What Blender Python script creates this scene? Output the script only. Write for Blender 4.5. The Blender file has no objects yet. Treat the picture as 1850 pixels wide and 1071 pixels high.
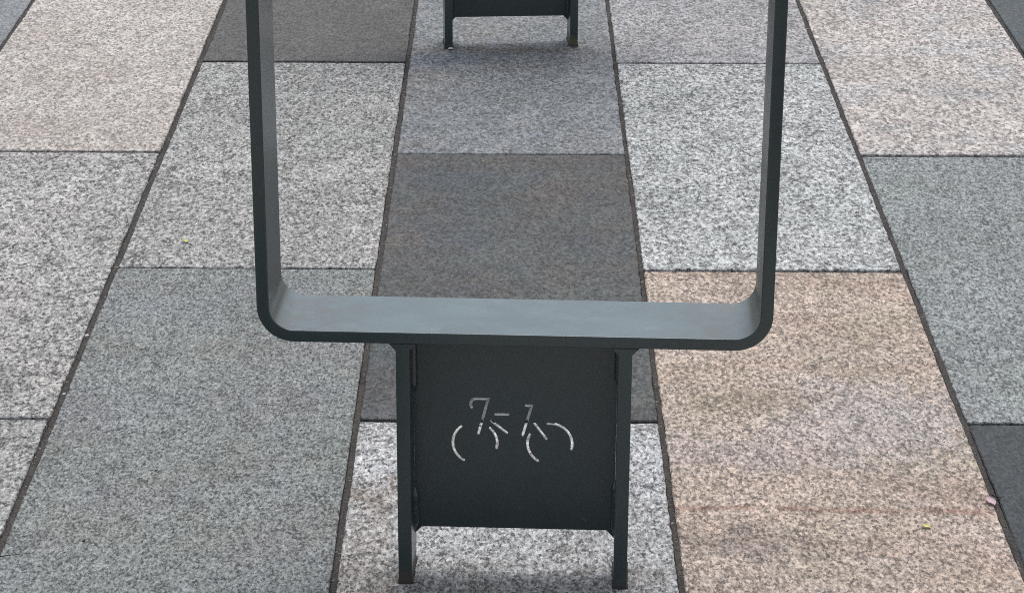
import bpy, bmesh, math, random
from mathutils import Vector, Matrix
from mathutils.geometry import tessellate_polygon

random.seed(7)
scene = bpy.context.scene
C = scene.collection

# ------------------------------------------------------------------ camera
cam_d = bpy.data.cameras.new('camera')
cam_d.sensor_fit = 'HORIZONTAL'
cam_d.sensor_width = 36.0
cam_d.lens = 87.56
cam_d.clip_start = 0.05
cam_d.clip_end = 1000.0
cam = bpy.data.objects.new('camera', cam_d)
C.objects.link(cam)
cam.matrix_world = (Matrix.Translation((0, 0, 1.548))
                    @ Matrix.Rotation(math.radians(90 - 21.95), 4, 'X')
                    @ Matrix.Rotation(math.radians(0.29), 4, 'Z'))
scene.camera = cam

# ------------------------------------------------------------------ overcast sky and veiled sun
SUN_EL, SUN_ROT = 66.0, 12.0          # degrees; rotation measured from +Y towards +X
world = bpy.data.worlds.new('World')
scene.world = world
world.use_nodes = True
wn, wl = world.node_tree.nodes, world.node_tree.links
wn.clear()
sky = wn.new('ShaderNodeTexSky')
sky.sky_type = 'NISHITA'
sky.sun_disc = False
sky.sun_elevation = math.radians(SUN_EL)
sky.sun_rotation = math.radians(SUN_ROT)
sky.air_density = 1.0
sky.dust_density = 4.0
sky.ozone_density = 1.0
hs = wn.new('ShaderNodeHueSaturation')
hs.inputs['Saturation'].default_value = 0.45      # a closed cloud cover greys the sky
bg = wn.new('ShaderNodeBackground')
bg.inputs['Strength'].default_value = 0.15
wo = wn.new('ShaderNodeOutputWorld')
wl.new(sky.outputs[0], hs.inputs['Color'])
wl.new(hs.outputs[0], bg.inputs['Color'])
wl.new(bg.outputs[0], wo.inputs['Surface'])

sun_d = bpy.data.lights.new('sun', 'SUN')
sun_d.energy = 0.5
sun_d.angle = math.radians(30)
sun_d.color = (1.0, 0.95, 0.88)
sun = bpy.data.objects.new('sun', sun_d)
C.objects.link(sun)
e, a = math.radians(SUN_EL), math.radians(SUN_ROT)
sun.rotation_euler = Vector((math.sin(a) * math.cos(e), math.cos(a) * math.cos(e), math.sin(e))).to_track_quat('Z', 'Y').to_euler()

scene.render.engine = 'CYCLES'
scene.cycles.filter_width = 1.0
scene.cycles.use_denoising = False
scene.view_settings.view_transform = 'Standard'
scene.view_settings.look = 'None'
scene.view_settings.exposure = 0.4
scene.view_settings.gamma = 1.0

# ------------------------------------------------------------------ helpers
def lin(r, g, b, k=1.0):
    def f(v):
        v /= 255.0
        return (v / 12.92 if v <= 0.04045 else ((v + 0.055) / 1.055) ** 2.4) * k
    return (f(r), f(g), f(b), 1.0)


def mul(c, k):
    return (min(c[0] * k, 0.85), min(c[1] * k, 0.85), min(c[2] * k, 0.85), 1.0)


class NT:
    """small wrapper for building node trees"""
    def __init__(self, name):
        self.m = bpy.data.materials.new(name)
        self.m.use_nodes = True
        self.n, self.l = self.m.node_tree.nodes, self.m.node_tree.links
        self.n.clear()
        self.out = self.n.new('ShaderNodeOutputMaterial')
        self.b = self.n.new('ShaderNodeBsdfPrincipled')
        self.l.new(self.b.outputs[0], self.out.inputs['Surface'])

    def put(self, sock, v):
        if hasattr(v, 'is_output'):
            self.l.new(v, sock)
        else:
            sock.default_value = v

    def math(self, op, x, y=0.0, z=None, clamp=False):
        n = self.n.new('ShaderNodeMath')
        n.operation = op
        n.use_clamp = clamp
        self.put(n.inputs[0], x)
        self.put(n.inputs[1], y)
        if z is not None:
            self.put(n.inputs[2], z)
        return n.outputs[0]

    def vmath(self, op, x, y):
        n = self.n.new('ShaderNodeVectorMath')
        n.operation = op
        self.put(n.inputs[0], x)
        self.put(n.inputs[1], y)
        return n.outputs[0]

    def noise(self, vec, scale, detail=2.0, rough=0.5, dist=0.0):
        n = self.n.new('ShaderNodeTexNoise')
        self.l.new(vec, n.inputs['Vector'])
        n.inputs['Scale'].default_value = scale
        n.inputs['Detail'].default_value = detail
        n.inputs['Roughness'].default_value = rough
        n.inputs['Distortion'].default_value = dist
        return n.outputs['Fac']

    def voro(self, vec, scale, out='Color', rand=1.0):
        n = self.n.new('ShaderNodeTexVoronoi')
        self.l.new(vec, n.inputs['Vector'])
        n.inputs['Scale'].default_value = scale
        n.inputs['Randomness'].default_value = rand
        return n.outputs[out]

    def ramp(self, fac, stops, interp='LINEAR'):
        n = self.n.new('ShaderNodeValToRGB')
        n.color_ramp.interpolation = interp
        el = n.color_ramp.elements
        while len(el) < len(stops):
            el.new(0.5)
        for x, (p, c) in zip(el, stops):
            x.position = p
            x.color = c if not isinstance(c, (int, float)) else (c, c, c, 1)
        self.l.new(fac, n.inputs[0])
        return n.outputs[0]

    def smooth(self, fac, lo, hi):
        n = self.n.new('ShaderNodeMapRange')
        n.interpolation_type = 'SMOOTHSTEP'
        n.inputs['From Min'].default_value = lo
        n.inputs['From Max'].default_value = hi
        self.put(n.inputs['Value'], fac)
        return n.outputs[0]

    def mix(self, fac, x, y, mode='MIX'):
        n = self.n.new('ShaderNodeMix')
        n.data_type = 'RGBA'
        n.blend_type = mode
        self.put(n.inputs['Factor'], fac)
        self.put(n.inputs['A'] if False else n.inputs[6], x)
        self.put(n.inputs[7], y)
        return n.outputs[2]

    def sep(self, vec):
        n = self.n.new('ShaderNodeSeparateXYZ')
        self.l.new(vec, n.inputs[0])
        return n.outputs

    def bump(self, h, strength, dist):
        n = self.n.new('ShaderNodeBump')
        n.inputs['Strength'].default_value = strength
        n.inputs['Distance'].default_value = dist
        self.l.new(h, n.inputs['Height'])
        self.l.new(n.outputs[0], self.b.inputs['Normal'])

    def objco(self):
        return self.n.new('ShaderNodeTexCoord').outputs['Object']


# ------------------------------------------------------------------ stone
K = 0.78     # albedo that shows as a full-scale value under this light


def granite(name, rgb, contrast=0.5, scale=1.0, tints=(), tint_amt=0.5, specks=0.3, stains=(),
            vein=None, streak=None, rough=0.72):
    """flamed granite: mixed crystals a few mm wide, dark mica, cloudy tint, dirt stains of their own shape"""
    t = NT(name)
    ob = t.objco()
    rnd = t.n.new('ShaderNodeObjectInfo').outputs['Random']
    off = t.n.new('ShaderNodeCombineXYZ')
    for i, k in enumerate((37.0, 61.0, 23.0)):
        t.l.new(t.math('MULTIPLY', rnd, k), off.inputs[i])
    co = t.vmath('ADD', ob, off.outputs[0])
    base = lin(*rgb, K)
    # broad cloudy colour
    col = t.mix(0.0, base, base)
    for i, tc in enumerate(tints):
        sh = t.vmath('ADD', co, (11.3 * i + 3, 7.1 * i, 0))
        m = t.math('MULTIPLY', t.smooth(t.noise(sh, 4.5 + 2.0 * i, 3, 0.6), 0.42, 0.68), tint_amt)
        col = t.mix(m, col, lin(*tc, K))
    if streak:
        sv = t.vmath('MULTIPLY', t.vmath('ADD', ob, (2.0, 1.0, 0)), (2.6, 9.0, 1.0))
        m = t.smooth(t.noise(sv, 1.0, 4, 0.6, 0.4), 0.46, 0.66)
        col = t.mix(t.math('MULTIPLY', m, streak[1]), col, lin(*streak[0], K))
    # broad uneven weathering
    wea = t.math('ADD', t.math('MULTIPLY', t.math('SUBTRACT', t.noise(t.vmath('ADD', co, (1, 4, 8)), 5.0, 4, 0.65), 0.5), 1.0), 1.0)
    wv = t.n.new('ShaderNodeCombineXYZ')
    for i in range(3):
        t.l.new(wea, wv.inputs[i])
    col = t.mix(0.6, col, wv.outputs[0], 'MULTIPLY')
    # crystals: irregular grains a few mm wide, drawn out along the slab, each of one shade
    st = t.vmath('MULTIPLY', co, (1.0, 0.56, 1.0))
    wob = t.n.new('ShaderNodeTexNoise')
    t.l.new(st, wob.inputs['Vector'])
    wob.inputs['Scale'].default_value = 260 * scale
    wob.inputs['Detail'].default_value = 1.0
    sd = t.vmath('ADD', st, t.vmath('MULTIPLY', t.vmath('SUBTRACT', wob.outputs['Color'], (0.5, 0.5, 0.5)), (0.005 / scale, 0.005 / scale, 0.0)))
    c1 = t.sep(t.voro(sd, 225 * scale))
    c2 = t.sep(t.voro(t.vmath('ADD', sd, (3.3, 1.7, 0)), 115 * scale))
    g1 = t.noise(st, 155 * scale, 2.0, 0.6)
    g2 = t.noise(st, 380 * scale, 2, 0.65)
    g3 = t.noise(co, 30 * scale, 3, 0.6)
    h = t.math('ADD', t.math('MULTIPLY', t.math('SUBTRACT', c1[0], 0.5), 1.5),
               t.math('MULTIPLY', t.math('SUBTRACT', c2[1], 0.5), 0.5))
    h = t.math('ADD', h, t.math('MULTIPLY', t.math('SUBTRACT', g1, 0.5), 3.6))
    h = t.math('ADD', h, t.math('MULTIPLY', t.math('SUBTRACT', g2, 0.5), 3.2))
    h = t.math('ADD', h, t.math('MULTIPLY', t.math('SUBTRACT', g3, 0.5), 1.4))
    # old gum, oil and tread marks: a few irregular darker spots
    gv = t.vmath('ADD', co, t.vmath('MULTIPLY', t.vmath('SUBTRACT', wob.outputs['Color'], (0.5, 0.5, 0.5)), (0.02, 0.02, 0.0)))
    vn = t.n.new('ShaderNodeTexVoronoi')
    t.l.new(gv, vn.inputs['Vector'])
    vn.inputs['Scale'].default_value = 7.0
    rare = t.smooth(t.sep(vn.outputs['Color'])[0], 0.62, 0.9)
    spot = t.math('SUBTRACT', 1.0, t.smooth(t.math('ADD', vn.outputs['Distance'], t.math('MULTIPLY', t.math('SUBTRACT', t.noise(co, 45, 3, 0.6), 0.5), 0.28)), 0.05, 0.17))
    col = t.mix(t.math('MULTIPLY', t.math('MULTIPLY', rare, spot), 0.34), col, mul(base, 0.5))
    if vein:
        s = t.sep(ob)
        wob = t.math('MULTIPLY', t.math('SUBTRACT', t.noise(ob, 6.0, 3, 0.6), 0.5), 0.035)
        line = t.math('ABSOLUTE', t.math('SUBTRACT', t.math('ADD', s[1], wob), t.math('MULTIPLY_ADD', s[0], vein[1], vein[0])))
        brk = t.smooth(t.noise(ob, 14.0, 3, 0.6), 0.33, 0.55)
        m = t.math('MULTIPLY', t.math('SUBTRACT', 1.0, t.smooth(line, 0.001, 0.014)), t.math('MULTIPLY', brk, 0.65))
        col = t.mix(m, col, lin(*vein[2], K))
    for (cx, cy, rx, ry, sc, amt) in stains:
        s = t.sep(ob)
        dx = t.math('DIVIDE', t.math('SUBTRACT', s[0], cx), rx)
        dy = t.math('DIVIDE', t.math('SUBTRACT', s[1], cy), ry)
        d = t.math('SQRT', t.math('ADD', t.math('MULTIPLY', dx, dx), t.math('MULTIPLY', dy, dy)))
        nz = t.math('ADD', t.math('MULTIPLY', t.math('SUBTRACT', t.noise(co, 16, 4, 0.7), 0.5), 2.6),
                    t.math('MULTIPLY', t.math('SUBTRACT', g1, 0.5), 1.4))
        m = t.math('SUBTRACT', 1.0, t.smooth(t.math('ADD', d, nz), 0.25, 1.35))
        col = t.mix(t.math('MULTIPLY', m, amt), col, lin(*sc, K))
    k = t.math('MULTIPLY_ADD', h, contrast * 1.25, 1.0)
    k = t.math('MAXIMUM', t.math('MINIMUM', k, 1.0 + contrast * 1.7), 1.0 - contrast * 1.4)
    kk = t.n.new('ShaderNodeCombineXYZ')
    for i in range(3):
        t.l.new(k, kk.inputs[i])
    col = t.mix(1.0, col, kk.outputs[0], 'MULTIPLY')
    # dark mica flecks and a few glassy ones
    if specks:
        mica = t.smooth(c1[2], 0.84, 0.88)
        col = t.mix(t.math('MULTIPLY', mica, specks), col, mul(base, 0.28))
    t.l.new(col, t.b.inputs['Base Color'])
    t.b.inputs['Roughness'].default_value = rough
    t.b.inputs['Specular IOR Level'].default_value = 0.35
    t.bump(t.math('ADD', t.math('ADD', g1, t.math('MULTIPLY', c1[0], 0.25)), t.math('MULTIPLY', g2, 0.5)), 0.7, 0.003)
    return t.m


GREY_T = ((148, 146, 138), (120, 126, 130))
M = {}
M['beige'] = granite('granite_pale_beige', (194, 188, 181), 0.36, 0.95, ((182, 172, 164), (196, 191, 185)), 0.7, 0.75)
M['beige_coarse'] = granite('granite_beige_coarse', (194, 187, 181), 0.40, 0.78, ((182, 176, 169), (180, 181, 182)), 0.7, 0.8)
M['white'] = granite('granite_white', (174, 178, 176), 0.60, 1.0, ((160, 164, 163), (186, 186, 186)), 0.6, 0.45)
M['light'] = granite('granite_light_grey', (165, 165, 162), 0.62, 1.1, ((146, 146, 143), (178, 174, 170)), 0.6, 0.4)
M['light_warm'] = granite('granite_warm_light_grey', (160, 161, 158), 0.60, 1.1, ((150, 150, 147), (172, 170, 167)), 0.6, 0.4)
M['mid'] = granite('granite_mid_grey', (163, 163, 164), 0.50, 0.9, ((148, 150, 154), (166, 162, 160)), 0.5, 0.35)
M['green'] = granite('granite_green_grey', (134, 140, 137), 0.58, 1.5, ((132, 135, 142), (130, 127, 123)), 0.5, 0.25)
M['green_light'] = granite('granite_green_light', (143, 149, 149), 0.54, 1.3, ((132, 134, 134), (140, 148, 144)), 0.5, 0.3)
M['tan'] = granite('granite_tan', (187, 171, 157), 0.50, 1.15, ((184, 172, 164), (172, 160, 142)), 0.7, 0.5,
                   vein=(-0.285, -0.03, (146, 108, 94)), streak=((164, 138, 122), 0.35),
                   stains=((0.10, 0.02, 0.17, 0.16, (178, 172, 168), 0.8), (-0.12, -0.10, 0.14, 0.08, (176, 166, 160), 0.7), (-0.10, -0.39, 0.14, 0.05, (140, 132, 126), 0.6), (-0.08, 0.08, 0.10, 0.06, (146, 132, 112), 0.6)))
M['dark'] = granite('basalt_dark_grey', (93, 93, 92), 0.40, 1.2, ((91, 91, 91), (102, 101, 99)), 0.5, 0.15)
M['dark_brown'] = granite('basalt_brown_grey', (87, 88, 89), 0.42, 1.1, ((81, 90, 96), (97, 92, 87), (89, 95, 93)), 0.75, 0.12)
M['slate'] = granite('basalt_blue_black', (67, 73, 76), 0.34, 1.2, ((62, 70, 75), (74, 77, 80)), 0.6, 0.1)
M['slate_light'] = granite('basalt_blue_grey', (82, 91, 94), 0.28, 1.2, ((88, 94, 96), (76, 86, 90)), 0.6, 0.1)
M['blue'] = granite('granite_blue_grey', (140, 144, 147), 0.30, 1.0, ((148, 146, 144), (132, 140, 146)), 0.6, 0.25)
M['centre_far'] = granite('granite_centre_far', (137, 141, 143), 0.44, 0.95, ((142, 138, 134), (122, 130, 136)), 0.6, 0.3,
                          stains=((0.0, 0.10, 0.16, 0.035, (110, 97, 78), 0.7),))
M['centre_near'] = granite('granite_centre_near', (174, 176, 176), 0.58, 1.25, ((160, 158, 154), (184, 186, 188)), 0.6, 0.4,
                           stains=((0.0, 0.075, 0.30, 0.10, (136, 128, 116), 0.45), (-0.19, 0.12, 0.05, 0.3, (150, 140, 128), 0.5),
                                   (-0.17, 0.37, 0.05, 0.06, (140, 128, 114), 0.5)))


def make_joint_mat():
    t = NT('joint_sand')
    g = t.n.new('ShaderNodeNewGeometry').outputs['Position']
    n1 = t.noise(g, 260, 3, 0.65)
    n2 = t.noise(g, 9, 3, 0.6)
    c = t.ramp(n2, [(0.35, lin(86, 84, 81, K)), (0.55, lin(108, 105, 102, K)), (0.68, lin(100, 98, 88, K))])
    c = t.mix(t.smooth(n1, 0.35, 0.68), lin(68, 65, 63, K), c)
    c = t.mix(t.smooth(t.noise(g, 130, 1, 0.4), 0.70, 0.74), c, lin(160, 150, 140, K))
    t.l.new(c, t.b.inputs['Base Color'])
    t.b.inputs['Roughness'].default_value = 0.95
    t.b.inputs['Specular IOR Level'].default_value = 0.15
    t.bump(n1, 0.9, 0.003)
    return t.m


def make_bed_mat():
    t = NT('bedding_grit')
    g = t.n.new('ShaderNodeNewGeometry').outputs['Position']
    n1 = t.noise(g, 200, 3, 0.65)
    c = t.ramp(n1, [(0.35, lin(38, 34, 32, K)), (0.65, lin(60, 54, 50, K))])
    t.l.new(c, t.b.inputs['Base Color'])
    t.b.inputs['Roughness'].default_value = 0.95
    t.bump(n1, 0.8, 0.003)
    return t.m


def make_far_mat():
    t = NT('far_paving')
    g = t.n.new('ShaderNodeNewGeometry').outputs['Position']
    rot = t.n.new('ShaderNodeMapping')
    rot.inputs['Rotation'].default_value = (0, 0, math.radians(90))
    t.l.new(g, rot.inputs['Vector'])
    br = t.n.new('ShaderNodeTexBrick')
    t.l.new(rot.outputs[0], br.inputs['Vector'])
    br.inputs['Scale'].default_value = 1.0
    br.inputs['Brick Width'].default_value = 1.2315
    br.inputs['Row Height'].default_value = 0.45
    br.inputs['Mortar Size'].default_value = 0.006
    br.inputs['Color1'].default_value = lin(120, 122, 123, K)
    br.inputs['Color2'].default_value = lin(182, 174, 166, K)
    br.inputs['Mortar'].default_value = lin(70, 64, 60, K)
    n1 = t.noise(g, 120, 3, 0.6)
    c = t.mix(0.6, br.outputs['Color'], t.ramp(n1, [(0.3, 0.35), (0.7, 1.0)]), 'MULTIPLY')
    t.l.new(c, t.b.inputs['Base Color'])
    t.b.inputs['Roughness'].default_value = 0.8
    t.bump(n1, 0.4, 0.002)
    return t.m


JOINT, BED, FAR = make_joint_mat(), make_bed_mat(), make_far_mat()


def paint(name, foot=None, foot_h=0.03):
    """dark anthracite coating, dusty, sky sheen painted on top faces, foot = colour of rust, moss or pale cut edges"""
    t = NT(name)
    ob = t.objco()
    n1 = t.noise(ob, 7, 4, 0.6)
    n2 = t.noise(ob, 90, 3, 0.6)
    n3 = t.noise(t.vmath('MULTIPLY', ob, (2.0, 3.0, 3.0)), 8, 4, 0.65)
    base = t.mix(n1, (0.019, 0.035, 0.035, 1), (0.025, 0.043, 0.043, 1))
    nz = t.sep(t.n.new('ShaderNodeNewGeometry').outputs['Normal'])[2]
    # the sky's blue sheen painted into upward faces, over dusty rain marks
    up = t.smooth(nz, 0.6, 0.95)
    dust_sheen = t.math('MULTIPLY', up, t.math('MULTIPLY_ADD', t.smooth(n3, 0.35, 0.7), 0.10, 0.20))
    col = t.mix(dust_sheen, base, (0.21, 0.35, 0.40, 1))
    sx = t.math('ABSOLUTE', t.sep(ob)[0])
    grime = t.math('MULTIPLY', t.math('MULTIPLY', up, t.smooth(sx, 0.13, 0.29)), t.smooth(t.noise(ob, 34, 4, 0.7), 0.40, 0.60))
    col = t.mix(t.math('MULTIPLY', grime, 0.7), col, (0.06, 0.065, 0.055, 1))
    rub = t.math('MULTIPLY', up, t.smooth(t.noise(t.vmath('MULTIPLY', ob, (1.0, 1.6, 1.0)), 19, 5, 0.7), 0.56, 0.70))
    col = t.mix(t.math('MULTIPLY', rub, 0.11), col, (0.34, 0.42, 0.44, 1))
    scr = t.smooth(t.noise(t.vmath('MULTIPLY', ob, (60.0, 400.0, 60.0)), 1.0, 2, 0.5), 0.72, 0.78)
    col = t.mix(t.math('MULTIPLY', scr, 0.12), col, (0.3, 0.32, 0.33, 1))
    ro = t.math('MULTIPLY_ADD', n2, 0.10, 0.19)
    ro = t.math('ADD', ro, t.math('MULTIPLY', t.smooth(n1, 0.4, 0.7), 0.06))
    if foot:
        z = t.math('ADD', t.sep(ob)[2], t.math('MULTIPLY', t.math('SUBTRACT', t.noise(ob, 60, 4, 0.7), 0.5), 0.03))
        m = t.math('SUBTRACT', 1.0, t.smooth(z, foot_h * 0.35, foot_h))
        col = t.mix(t.math('MULTIPLY', m, 0.9), col, foot)
        ro = t.math('ADD', ro, t.math('MULTIPLY', m, 0.4))
    t.l.new(col, t.b.inputs['Base Color'])
    t.l.new(ro, t.b.inputs['Roughness'])
    t.b.inputs['Metallic'].default_value = 0.0
    t.b.inputs['IOR'].default_value = 1.7
    t.bump(t.math('ADD', n2, t.math('MULTIPLY', n1, 2.0)), 0.12, 0.001)
    return t.m


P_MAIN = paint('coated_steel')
CUT = paint('cut_edge_pale', (0.42, 0.43, 0.42, 1), 9.0)  # slot walls: reflected light put into a paler colour
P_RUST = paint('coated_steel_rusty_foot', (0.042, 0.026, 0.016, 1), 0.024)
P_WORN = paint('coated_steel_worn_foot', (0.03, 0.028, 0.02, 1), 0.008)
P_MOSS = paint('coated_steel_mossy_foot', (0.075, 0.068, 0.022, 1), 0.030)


def plain(name, col, rough=0.6, trans=None):
    t = NT(name)
    ob = t.objco()
    n = t.noise(ob, 300, 3, 0.6)
    t.l.new(t.mix(n, mul(col, 0.8), mul(col, 1.15)), t.b.inputs['Base Color'])
    t.b.inputs['Roughness'].default_value = rough
    return t.m


def link(name, me, mat, parent=None, loc=None):
    o = bpy.data.objects.new(name, me)
    C.objects.link(o)
    if mat:
        if not me.materials:
            me.materials.append(mat)
        elif me.materials[0] != mat:
            o.material_slots[0].link = 'OBJECT'
            o.material_slots[0].material = mat
    if parent:
        o.parent = parent
    if loc:
        o.location = loc
    return o


def mesh(name, vs, fs, smooth=None):
    me = bpy.data.meshes.new(name)
    me.from_pydata(vs, [], fs)
    me.validate()
    me.update()
    if smooth:
        me.polygons.foreach_set('use_smooth', [True] * len(me.polygons))
        me.set_sharp_from_angle(angle=math.radians(smooth))
    return me


def finish(o):
    md = o.modifiers.new('normals', 'WEIGHTED_NORMAL')
    md.keep_sharp = True
    return o


# ------------------------------------------------------------------ pavement
ROW_W, LEN = 0.45, 1.2315
X0 = -0.229          # centre of the joint left of the middle row
Y0 = 5.197           # a cross joint of the rows beside the middle row
GAP = {-2: 0.009, -1: 0.0105, 0: 0.0092, 1: 0.0078, 2: 0.0088, 3: 0.010}
DEPTH = 0.05
NX, NY0, NY1 = 7, -1, 8
XA, XB = X0 - NX * ROW_W, X0 + (NX + 1) * ROW_W
YA, YB = 0.2, 13.2


def slab_mesh(name, hw0, hw1, hl0, hl1, step, rng, jag=0.0005):
    """slab between x -hw0..hw1 and y -hl0..hl1, arris lightly chipped, top at z 0"""
    def side(n):
        # smooth wander plus a few chips
        v = [0.0] * n
        for f in (3, 8, 19, 40):
            ph, am = rng.random() * 6.28, jag * rng.uniform(0.3, 1.0) * 1.6 / (1 + f * 0.03)
            for i in range(n):
                v[i] += am * math.sin(ph + f * 6.28 * i / n + 2 * math.sin(1.7 * f * i / n))
        for i in range(n):
            v[i] += rng.uniform(-1, 1) * jag * 0.7
            if rng.random() < 0.02:
                v[i] += rng.uniform(0.0005, 0.002)
        return v
    r = 0.004
    pts = []
    corners = [(-hw0, -hl0), (hw1, -hl0), (hw1, hl1), (-hw0, hl1)]
    for s in range(4):
        (ax, ay), (bx, by) = corners[s], corners[(s + 1) % 4]
        L = math.hypot(bx - ax, by - ay)
        dx, dy = (bx - ax) / L, (by - ay) / L
        nx, ny = -dy, dx                     # inward normal of a counter-clockwise outline
        n = max(2, int((L - 2 * r) / step))
        j = side(n + 1)
        for i in range(n + 1):
            u = r + (L - 2 * r) * i / n
            pts.append((ax + dx * u + nx * max(0, j[i] + 0.0004), ay + dy * u + ny * max(0, j[i] + 0.0004), nx, ny))
    n = len(pts)
    b = 0.0016
    vs = [(x + nx * b, y + ny * b, 0.0) for x, y, nx, ny in pts]
    vs += [(x, y, -b) for x, y, nx, ny in pts]
    vs += [(x, y, -DEPTH) for x, y, nx, ny in pts]
    fs = [tuple(range(n))]
    for i in range(n):
        k = (i + 1) % n
        fs.append((n + i, n + k, k, i))
        fs.append((2 * n + i, 2 * n + k, n + k, n + i))
    return mesh(name, vs, fs)


bed = link('pavement', mesh('pavement', [(XA - 1, YA - 1, -DEPTH), (XB + 1, YA - 1, -DEPTH), (XB + 1, YB + 1, -DEPTH), (XA - 1, YB + 1, -DEPTH)], [(0, 1, 2, 3)]), BED)
bed['kind'] = 'structure'
bed['label'] = 'pavement of long granite and basalt slabs in staggered rows'

# rows counted from the middle row (0); index along the row: 0 is the far one in view, growing towards the camera
SEEN = {(-3, 0): 'blue',
        (-2, -1): 'beige', (-2, 0): 'beige', (-2, 1): 'light', (-2, 2): 'light_warm',
        (-1, 0): 'dark', (-1, 1): 'light_warm', (-1, 2): 'green',
        (0, 0): 'centre_far', (0, 1): 'dark_brown', (0, 2): 'centre_near',
        (1, 0): 'mid', (1, 1): 'white', (1, 2): 'tan',
        (2, 0): 'beige_coarse', (2, 1): 'green_light', (2, 2): 'slate',
        (3, 0): 'slate_light', (3, 1): 'beige_coarse'}
POOL = ['beige', 'light', 'light_warm', 'dark', 'green', 'white', 'mid', 'green_light', 'slate_light', 'blue', 'dark_brown', 'beige_coarse']
rng = random.Random(11)
coarse = {}
for row in range(-NX, NX + 1):
    xl, xr = X0 + ROW_W * row, X0 + ROW_W * (row + 1)
    gl, gr = GAP.get(row, 0.011), GAP.get(row + 1, 0.011)
    for k in range(-6, 5):
        # far and near cross joint of slab k: odd rows have joints at Y0 - LEN * n, even rows half a slab nearer
        sh = 0.0 if row % 2 else 0.5
        yf = Y0 - LEN * (k - 1 + sh) - (0.0 if row % 2 else 0.0)
        if row % 2:
            yf = Y0 - LEN * (k - 1)
        else:
            yf = Y0 - LEN * (k - 0.5) 
        yn = yf - LEN
        if yf > YB or yn < YA:
            continue
        cx, cy = (xl + xr) / 2, (yf + yn) / 2
        gf, gn = 0.0105, 0.0105
        seen = (row, k) in SEEN
        if (row, k) == (0, 2):
            gf = 0.012
        if (row, k) == (0, 1):
            gn, gf = 0.004, 0.009
        if (row, k) == (0, 0):
            gn = 0.008
        hw0, hw1 = ROW_W / 2 - gl / 2, ROW_W / 2 - gr / 2
        hl0, hl1 = LEN / 2 - gn / 2, LEN / 2 - gf / 2
        mat = M[SEEN[(row, k)]] if seen else M[rng.choice(POOL)]
        if seen:
            me = slab_mesh('paving_slab', hw0, hw1, hl0, hl1, 0.006, rng, 0.0005)
        else:
            key = rng.randrange(3)
            if key not in coarse:
                coarse[key] = slab_mesh('paving_slab', ROW_W / 2 - 0.0055, ROW_W / 2 - 0.0055, LEN / 2 - 0.003, LEN / 2 - 0.003, 0.11, rng, 0.0004)
            me = coarse[key]
        o = link('paving_slab', me, mat, bed, (cx, cy, rng.uniform(-0.0012, 0.0006)))
        o.rotation_euler = (rng.uniform(-1, 1) * 0.0008, rng.uniform(-1, 1) * 0.0015, rng.uniform(-1, 1) * 0.0006)

# sand in the long joints, a little below the slabs and uneven
for j in range(-NX, NX + 2):
    g = GAP.get(j, 0.011)
    x = X0 + ROW_W * j
    near = -3 <= j <= 4
    n = 900 if near else 30
    vs, fs = [], []
    ph = [rng.random() * 6.28 for _ in range(4)]
    for i in range(n + 1):
        y = YA + (YB - YA) * i / n
        z = -0.0040 + 0.0010 * math.sin(ph[0] + y * 9) + 0.0010 * math.sin(ph[1] + y * 23 + math.sin(y * 7)) + (rng.uniform(-0.0007, 0.0007) if near else 0)
        w = g / 2 + 0.0035
        vs += [(x - w, y, z - 0.0055), (x - w * 0.42 + rng.uniform(-.0006, .0006), y, z), (x + w * 0.55 + rng.uniform(-.0006, .0006), y, z + 0.0004), (x + w, y, z - 0.003)]
        if i:
            p, q = 4 * (i - 1), 4 * i
            fs += [(p + c, p + c + 1, q + c + 1, q + c) for c in range(3)]
    link('joint_sand', mesh('joint_sand', vs, fs), JOINT, bed)

# sand in the cross joints lies deeper
for row in range(-3, 4):
    xl, xr = X0 + ROW_W * row + 0.012, X0 + ROW_W * (row + 1) - 0.012
    for k in range(-1, 3):
        yf = Y0 - LEN * (k - 1) if row % 2 else Y0 - LEN * (k - 0.5)
        deep = -0.022
        n = 60
        vs, fs = [], []
        for i in range(n + 1):
            x = xl + (xr - xl) * i / n
            z = deep + 0.002 * math.sin(i * 0.7 + row) + rng.uniform(-0.001, 0.001)
            if (row, k) == (0, 2):        # the wide joint by the near stand is filled up on its near side
                vs += [(x, yf - 0.013, -0.0026 + rng.uniform(-.001, .001)), (x, yf - 0.003, -0.0032 + rng.uniform(-.001, .001)), (x, yf - 0.001, z), (x, yf + 0.005, z)]
            else:
                vs += [(x, yf - 0.005, z), (x, yf - 0.002, z), (x, yf + 0.002, z), (x, yf + 0.005, z)]
            if i:
                p, q = 4 * (i - 1), 4 * i
                fs += [(p + c, q + c, q + c + 1, p + c + 1) for c in range(3)]
        link('joint_sand', mesh('joint_sand', vs, fs), JOINT, bed)

# the square goes on to the horizon beyond the slabs built singly
R_ = 400.0
x0_, x1_, y0_, y1_ = XA + 0.005, XB - 0.005, YA, YB
gv = [(-R_, -R_, -0.008), (R_, -R_, -0.008), (R_, R_, -0.008), (-R_, R_, -0.008),
      (x0_ - 0.9, y0_ - 0.9, -0.008), (x1_ + 0.9, y0_ - 0.9, -0.008), (x1_ + 0.9, y1_ + 0.9, -0.008), (x0_ - 0.9, y1_ + 0.9, -0.008)]
# the inner edge sits under the outermost slabs
iv = [(x0_ + 0.02, y0_ + 1.25, -0.008), (x1_ - 0.02, y0_ + 1.25, -0.008), (x1_ - 0.02, y1_ - 1.25, -0.008), (x0_ + 0.02, y1_ - 1.25, -0.008)]
gr_ = link('ground', mesh('ground', gv[:4] + iv, [(0, 1, 5, 4), (1, 2, 6, 5), (2, 3, 7, 6), (3, 0, 4, 7)]), FAR)
gr_['kind'] = 'structure'

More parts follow.
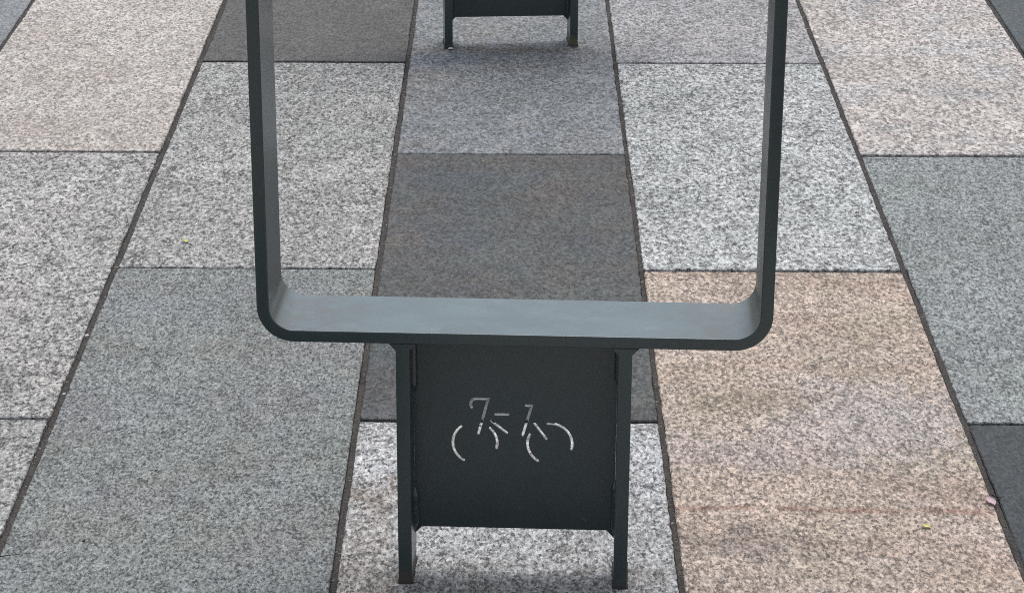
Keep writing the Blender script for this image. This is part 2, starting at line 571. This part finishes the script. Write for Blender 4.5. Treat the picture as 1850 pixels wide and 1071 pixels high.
# ------------------------------------------------------------------ bike stands
FW, FTH, DEP = 0.319, 0.0155, 0.120      # half width of the hoop, bar thickness, bar width front to back
ZB, ZT = 0.3363, 0.98                    # underside and top of the hoop
LO, LI = 0.1472, 0.1298                  # outer and inner face of the legs


def hoop_mesh():
    """flat steel bar bent to a closed upright rectangle with round corners"""
    R = 0.046
    path = []                             # outer face, with the direction to the inside
    for (cx, cz, a0) in ((FW - R, ZB + R, -90), (FW - R, ZT - R, 0), (-FW + R, ZT - R, 90), (-FW + R, ZB + R, 180)):
        for i in range(13):
            a = math.radians(a0 + 90 * i / 12)
            path.append((cx + R * math.cos(a), cz + R * math.sin(a), -math.cos(a), -math.sin(a)))
    b = 0.0015
    sec = []                              # (thickness, depth) outline with small arris
    for (u, v, su, sv) in ((0, 0, 1, 1), (FTH, 0, -1, 1), (FTH, DEP, -1, -1), (0, DEP, 1, -1)):
        c = [(u + su * b, v), (u + su * b * 0.29, v + sv * b * 0.29), (u, v + sv * b)]
        if (su, sv) in ((1, 1), (-1, -1)):
            c = c[::-1]
        sec += c
    m, n = len(sec), len(path)
    vs = [(x + nx * u, v, z + nz * u) for (x, z, nx, nz) in path for (u, v) in sec]
    fs = []
    for i in range(n):
        k = (i + 1) % n
        for c in range(m):
            d = (c + 1) % m
            fs.append((i * m + c, i * m + d, k * m + d, k * m + c))
    me = mesh('hoop', vs, fs)
    bm = bmesh.new(); bm.from_mesh(me)
    bmesh.ops.recalc_face_normals(bm, faces=bm.faces)
    bm.to_mesh(me); bm.free()
    me.polygons.foreach_set('use_smooth', [True] * len(me.polygons))
    return me


def prism(name, pts, y0, y1, bev):
    """outline in x,z drawn out from y0 to y1 with a fine arris"""
    bm = bmesh.new()
    a = [bm.verts.new((x, y0, z)) for x, z in pts]
    c = [bm.verts.new((x, y1, z)) for x, z in pts]
    bm.faces.new(a); bm.faces.new(c[::-1])
    for i in range(len(pts)):
        k = (i + 1) % len(pts)
        bm.faces.new((a[k], a[i], c[i], c[k]))
    bmesh.ops.recalc_face_normals(bm, faces=bm.faces)
    if bev:
        bmesh.ops.bevel(bm, geom=list(bm.edges), offset=bev, segments=2, affect='EDGES', profile=0.5)
    me = bpy.data.meshes.new(name)
    bm.to_mesh(me); bm.free()
    me.polygons.foreach_set('use_smooth', [True] * len(me.polygons))
    me.set_sharp_from_angle(angle=math.radians(50))
    return me


def leg_mesh(s):
    top = ZB - 0.0005
    pts = [(LO, -0.03), (LO, top - 0.0095), (LO + 0.0085, top), (LI - 0.0085, top), (LI, top - 0.0095), (LI, -0.03)]
    return prism('leg', [(s * x, z) for x, z in pts], 0.0012, 0.074, 0.0009)


def slot(points, w):
    """closed outline of a stroke with round ends"""
    n = len(points)
    left, right = [], []
    for i, (x, z) in enumerate(points):
        if i == 0:
            dx, dz = points[1][0] - x, points[1][1] - z
        elif i == n - 1:
            dx, dz = x - points[-2][0], z - points[-2][1]
        else:
            ax, az = x - points[i - 1][0], z - points[i - 1][1]
            bx, bz = points[i + 1][0] - x, points[i + 1][1] - z
            la, lb = math.hypot(ax, az), math.hypot(bx, bz)
            dx, dz = ax / la + bx / lb, az / la + bz / lb
        l = math.hypot(dx, dz)
        dx, dz = dx / l, dz / l
        k = 1.0
        if 0 < i < n - 1:
            k = min(1.6, 1.0 / max(0.4, abs(dx * bx + dz * bz) / lb))
        left.append((x - dz * w / 2 * k, z + dx * w / 2 * k))
        right.append((x + dz * w / 2 * k, z - dx * w / 2 * k))
    def cap(p, q):
        dx, dz = q[0] - p[0], q[1] - p[1]
        a = math.atan2(dz, dx)
        return [(q[0] + w / 2 * math.cos(a + t), q[1] + w / 2 * math.sin(a + t)) for t in (math.radians(60), math.radians(20), math.radians(-20), math.radians(-60))]
    return left + cap(points[-2], points[-1]) + right[::-1] + cap(points[1], points[0])


def arc(cx, cz, r, a0, a1, n=16):
    return [(cx + r * math.cos(math.radians(a0 + (a1 - a0) * i / n)), cz + r * math.sin(math.radians(a0 + (a1 - a0) * i / n))) for i in range(n + 1)]


W_ = 0.0035
BICYCLE = [
    slot([(-0.0555, 0.2262), (-0.0567, 0.2292), (-0.0565, 0.2335), (-0.0545, 0.2370), (-0.0510, 0.2383), (-0.0345, 0.2383), (-0.0468, 0.1899)], W_),
    slot([(-0.0250, 0.2170), (-0.0090, 0.2172)], W_),
    slot([(-0.0306, 0.2076), (-0.0102, 0.1912)], W_ * 0.95),
    slot([(0.0140, 0.2302), (0.0212, 0.2302), (0.0100, 0.1888)], W_),
    slot([(0.0247, 0.2056), (0.0403, 0.1840)], W_ * 0.95),
    slot(arc(-0.0514, 0.1762, 0.0286, 128, 240), W_),
    slot(arc(-0.0514, 0.1762, 0.0286, 48, -13), W_),
    slot(arc(0.0449, 0.1770, 0.0287, 154, 238), W_),
    slot(arc(0.0449, 0.1770, 0.0287, 96, -13), W_),
]


def panel_mesh(y0, y1):
    top, bot = ZB - 0.0008, 0.0547
    outline = [(-LI + 0.0002, bot - 0.0095), (-0.1205, bot), (0.1200, bot), (LI - 0.0002, bot - 0.0110), (LI - 0.0002, top), (-LI + 0.0002, top)]
    loops = [outline] + BICYCLE
    flat = [p for l in loops for p in l]
    n = len(flat)
    tris = tessellate_polygon([[Vector((x, z, 0)) for x, z in l] for l in loops])
    vs = [(x, y0, z) for x, z in flat] + [(x, y1, z) for x, z in flat]
    fs = []
    for t in tris:
        fs.append(tuple(t)); fs.append(tuple(i + n for i in reversed(t)))
    o = 0
    for l in loops:
        for i in range(len(l)):
            k = (i + 1) % len(l)
            fs.append((o + i, o + k, n + o + k, n + o + i))
        o += len(l)
    me = mesh('panel', vs, fs)
    me.materials.append(P_MAIN); me.materials.append(CUT)
    first = 2 * len(tris) + len(outline)
    for p in list(me.polygons)[first:]:
        p.material_index = 1
    bm = bmesh.new(); bm.from_mesh(me)
    bmesh.ops.recalc_face_normals(bm, faces=bm.faces)
    bm.to_mesh(me); bm.free()
    return me


def bead_mesh(x, y, z0, z1, r, sx, seed):
    """hand-laid weld: overlapping ripples along the inside corner of panel and leg"""
    rg = random.Random(seed)
    n = max(6, int((z1 - z0) / 0.0022))
    vs, fs = [], []
    for i in range(n + 1):
        z = z0 + (z1 - z0) * i / n
        e = min(1.0, min(i, n - i) * 0.16 + 0.2)
        rr = r * e * (1.0 + 0.035 * (1 if i % 2 else -1) + rg.uniform(-0.05, 0.05))
        for c in range(5):
            a = math.radians(90.0 * c / 4)
            vs.append((x + sx * rr * math.cos(a), y - rr * math.sin(a), z + rg.uniform(-.0004, .0004)))
        if i:
            for c in range(4):
                p, q = 5 * (i - 1) + c, 5 * i + c
                fs.append((p, p + 1, q + 1, q) if sx > 0 else (p, q, q + 1, p + 1))
    return mesh('weld_bead', vs, fs, 70)


HOOP, LEG_L, LEG_R, PANEL = hoop_mesh(), leg_mesh(-1), leg_mesh(1), panel_mesh(0.058, 0.0622)
PYF = 0.0581
BEADS = [bead_mesh(-LI, PYF, 0.245, 0.333, 0.0052, 1, 1), bead_mesh(-LI, PYF, 0.050, 0.112, 0.0060, 1, 2),
         bead_mesh(LI, PYF, 0.048, 0.128, 0.0052, -1, 3), bead_mesh(LI, PYF, 0.262, 0.333, 0.0042, -1, 4)]


def contact_mesh(s):
    """dark ring added round the foot to draw its contact shade on the slab"""
    rg = random.Random(40 + s)
    x0, x1, y0, y1 = sorted((s * LI, s * LO)) + [0.0012, 0.074]
    ring = []
    for (ax, ay), (bx, by), (nx, ny), n in (((x0, y0), (x1, y0), (0, -1), 8), ((x1, y0), (x1, y1), (1, 0), 26), ((x1, y1), (x0, y1), (0, 1), 8), ((x0, y1), (x0, y0), (-1, 0), 26)):
        for i in range(n):
            u = i / n
            w = rg.uniform(0.0012, 0.0030)
            ring.append((ax + (bx - ax) * u, ay + (by - ay) * u, nx * w, ny * w))
    n = len(ring)
    vs = [(x, y, 0.0022) for x, y, a_, b_ in ring] + [(x + a_ * 0.6, y + b_ * 0.6, 0.0017) for x, y, a_, b_ in ring] + [(x + a_, y + b_, -0.003) for x, y, a_, b_ in ring]
    fs = []
    for i in range(n):
        k = (i + 1) % n
        fs += [(i, k, n + k, n + i)[::-1], (n + i, n + k, 2 * n + k, 2 * n + i)[::-1]]
    return mesh('contact_ring', vs, fs, 60)


CONTACT_M = plain('dark_contact_ring', lin(58, 52, 46, K), 0.9)  # dark colour of the added ring stands in for contact shade
CONTACTS = {-1: contact_mesh(-1), 1: contact_mesh(1)}


def bike_stand(loc, rz, label, foot_l, foot_r):
    t = bpy.data.objects.new('bike_stand', None)
    C.objects.link(t)
    t.empty_display_size = 0.1
    t.location, t.rotation_euler = loc, (0, 0, rz)
    t['label'], t['category'], t['group'] = label, 'bike stand', 'bike stands in a line on the middle row of slabs'
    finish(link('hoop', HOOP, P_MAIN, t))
    link('contact_ring', CONTACTS[-1], CONTACT_M, finish(link('leg', LEG_L, foot_l, t)))
    link('contact_ring', CONTACTS[1], CONTACT_M, finish(link('leg', LEG_R, foot_r, t)))
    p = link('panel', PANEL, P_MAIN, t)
    p['label'] = 'steel panel with a bicycle cut through it'
    for b in BEADS:
        link('weld_bead', b, P_MAIN, p)
    return t


bike_stand((0.0024, 2.8406, 0), math.radians(-2.31), 'dark grey steel bike stand in front with bicycle symbol cut in its panel', P_RUST, P_WORN)
bike_stand((-0.0039, 5.3118, 0), math.radians(4.4), 'dark grey steel bike stand farther back, only its feet and panel bottom in view', P_WORN, P_MOSS)


# ------------------------------------------------------------------ small things lying about
def tag(o, label, cat, group=None):
    o['label'], o['category'] = label, cat
    if group:
        o['group'] = group
    return o


def petal_mesh(L, Wd, curl, seed, notch=0.0):
    rg = random.Random(seed)
    n, m, th = 10, 6, 0.00025
    vs, fs = [], []
    for lay in (0, 1):
        for i in range(n + 1):
            u = i / n
            half = Wd / 2 * (math.sin(math.pi * min(1, u * 0.92 + 0.04)) ** 0.7) * (1 + 0.08 * rg.uniform(-1, 1))
            for j in range(m + 1):
                v = 2 * j / m - 1
                y = (u - 0.5) * L - (notch * L * (1 - abs(v)) if i == n else 0)
                z = 0.0012 + curl * (v * v * 0.8 + (u - 0.4) ** 2 * 1.6) * Wd + (-th if lay else 0)
                vs.append((v * half, y, z))
    k = (n + 1) * (m + 1)
    for lay in (0, 1):
        for i in range(n):
            for j in range(m):
                a_ = lay * k + i * (m + 1) + j
                q = (a_, a_ + 1, a_ + m + 2, a_ + m + 1)
                fs.append(q if not lay else q[::-1])
    return mesh('petal', vs, fs, 60)


def stone_mesh(r, seed, flat=0.6):
    rg = random.Random(seed)
    bm = bmesh.new()
    bmesh.ops.create_icosphere(bm, subdivisions=2, radius=r)
    d1, d2 = Vector((rg.uniform(-1, 1), rg.uniform(-1, 1), 0)), Vector((rg.uniform(-1, 1), rg.uniform(-1, 1), rg.uniform(-1, 1)))
    for v in bm.verts:
        k = 1 + 0.25 * math.sin(3 * v.co.dot(d1) / r + seed) + 0.15 * math.sin(5 * v.co.dot(d2) / r)
        v.co = Vector((v.co.x * k * 1.25, v.co.y * k, v.co.z * k * flat))
    zmin = min(v.co.z for v in bm.verts)
    for v in bm.verts:
        v.co.z -= zmin
    me = bpy.data.meshes.new('stone')
    bm.to_mesh(me); bm.free()
    me.polygons.foreach_set('use_smooth', [True] * len(me.polygons))
    return me


YEL = plain('yellow_petal', lin(228, 222, 140, 0.85), 0.6)
PNK = plain('pink_petal', lin(214, 186, 192, K), 0.6)
BRN = plain('dark_plant_bit', lin(44, 38, 34, K), 0.8)
GRN = plain('dry_grass', lin(60, 66, 58, K), 0.7)
WHT = plain('white_stone', lin(228, 222, 214, K), 0.7)
REDB = plain('reddish_stalk', lin(70, 42, 44, K), 0.7)


def place(name, me, mat, x, y, z, rz, label, cat, group=None):
    o = link(name, me, mat, None, (x, y, z))
    o.rotation_euler = (0, 0, rz)
    return tag(o, label, cat, group)


place('petal', petal_mesh(0.013, 0.008, 0.25, 1, 0.25), YEL, -0.573, 4.089, 0.0002, 1.2, 'tiny yellow petal on the pale grey slab left of the near stand', 'petal', 'fallen petals')
place('petal', petal_mesh(0.013, 0.008, 0.25, 2, 0.2), YEL, 0.563, 3.013, 0.0002, 1.4, 'tiny yellow petal on the tan slab', 'petal', 'fallen petals')
place('petal', petal_mesh(0.024, 0.012, 0.22, 3), PNK, 0.6635, 3.089, 0.0002, 0.25, 'pale pink petal at the edge of the tan slab by the joint', 'petal', 'fallen petals')
place('seed', stone_mesh(0.0022, 5, 0.5), BRN, -0.502, 3.175, 0.0, 0.4, 'small black seed on the green grey slab, farther one', 'seed', 'dark seeds')
place('seed', stone_mesh(0.0024, 8, 0.4), BRN, -0.570, 2.960, 0.0, 0.9, 'small black seed on the green grey slab, nearer one by the left edge', 'seed', 'dark seeds')
place('pebble', stone_mesh(0.0036, 3, 0.6), WHT, -0.680, 3.672, -0.0055, 1.1, 'white pebble in the joint left of the green grey slab', 'pebble', 'pebbles in joints')
place('pebble', stone_mesh(0.0024, 4, 0.6), WHT, -0.679, 3.446, -0.0055, 0.3, 'smaller white pebble in the joint left of the green grey slab', 'pebble', 'pebbles in joints')
place('pebble', stone_mesh(0.0048, 6, 0.45), WHT, -0.139, 5.293, 0.0, 0.1, 'white chip at the left foot of the rear stand', 'pebble')


def stalk(name, pts, r, mat, label, cat):
    vs, fs = [], []
    n = len(pts)
    for i, p in enumerate(pts):
        rr = r * (1 - 0.75 * i / (n - 1))
        for c in range(6):
            a_ = c * math.pi / 3
            vs.append((p[0], p[1] + rr * math.cos(a_), p[2] + rr * math.sin(a_) + r))
        if i:
            for c in range(6):
                d = (c + 1) % 6
                fs.append((6 * (i - 1) + c, 6 * (i - 1) + d, 6 * i + d, 6 * i + c))
    fs += [tuple(range(6))[::-1], tuple(range(6 * (n - 1), 6 * n))]
    return tag(link(name, mesh(name, vs, fs, 60), mat), label, cat)


stalk('grass_blade', [(-0.690 + 0.055 * i / 12, 2.9065 + 0.0 + 0.017 * (i / 12) ** 2.0, 0.0005 + 0.003 * math.sin(math.pi * i / 12)) for i in range(13)], 0.0011, GRN,
      'thin dark grass blade lying on the green grey slab', 'grass blade')
stalk('flower_stalk', [(0.668 + 0.016 * i / 8, 3.109 - 0.007 * math.sin(math.pi * 0.8 * i / 8), 0.0008) for i in range(9)], 0.0013, REDB,
      'short dark red stalk across the joint by the pink petal', 'stalk')

# loose grit caught in the joints: uncounted
vs, fs = [], []
rg = random.Random(21)
for _ in range(420):
    j = rg.choice([-2, -1, -1, 0, 0, 0, 1, 1, 2, 2, 3])
    x = X0 + ROW_W * j + rg.uniform(-0.4, 0.4) * GAP[j]
    y = rg.uniform(2.4, 6.2)
    s = rg.uniform(0.0005, 0.0013)
    b = len(vs)
    for (dx, dy, dz) in ((1, 0, 0), (0, 1, 0), (-1, 0, 0), (0, -1, 0), (0, 0, 0.8), (0, 0, -0.8)):
        q = s * rg.uniform(0.7, 1.3)
        vs.append((x + dx * q, y + dy * q, -0.0042 + dz * q))
    fs += [(b + c, b + (c + 1) % 4, b + 4) for c in range(4)] + [(b + (c + 1) % 4, b + c, b + 5) for c in range(4)]
grit = link('grit', mesh('grit', vs, fs), plain('pale_grit', lin(170, 160, 150, K), 0.9))
grit['kind'] = 'stuff'
grit['label'] = 'loose pale grit caught in the slab joints'
grit['category'] = 'grit'
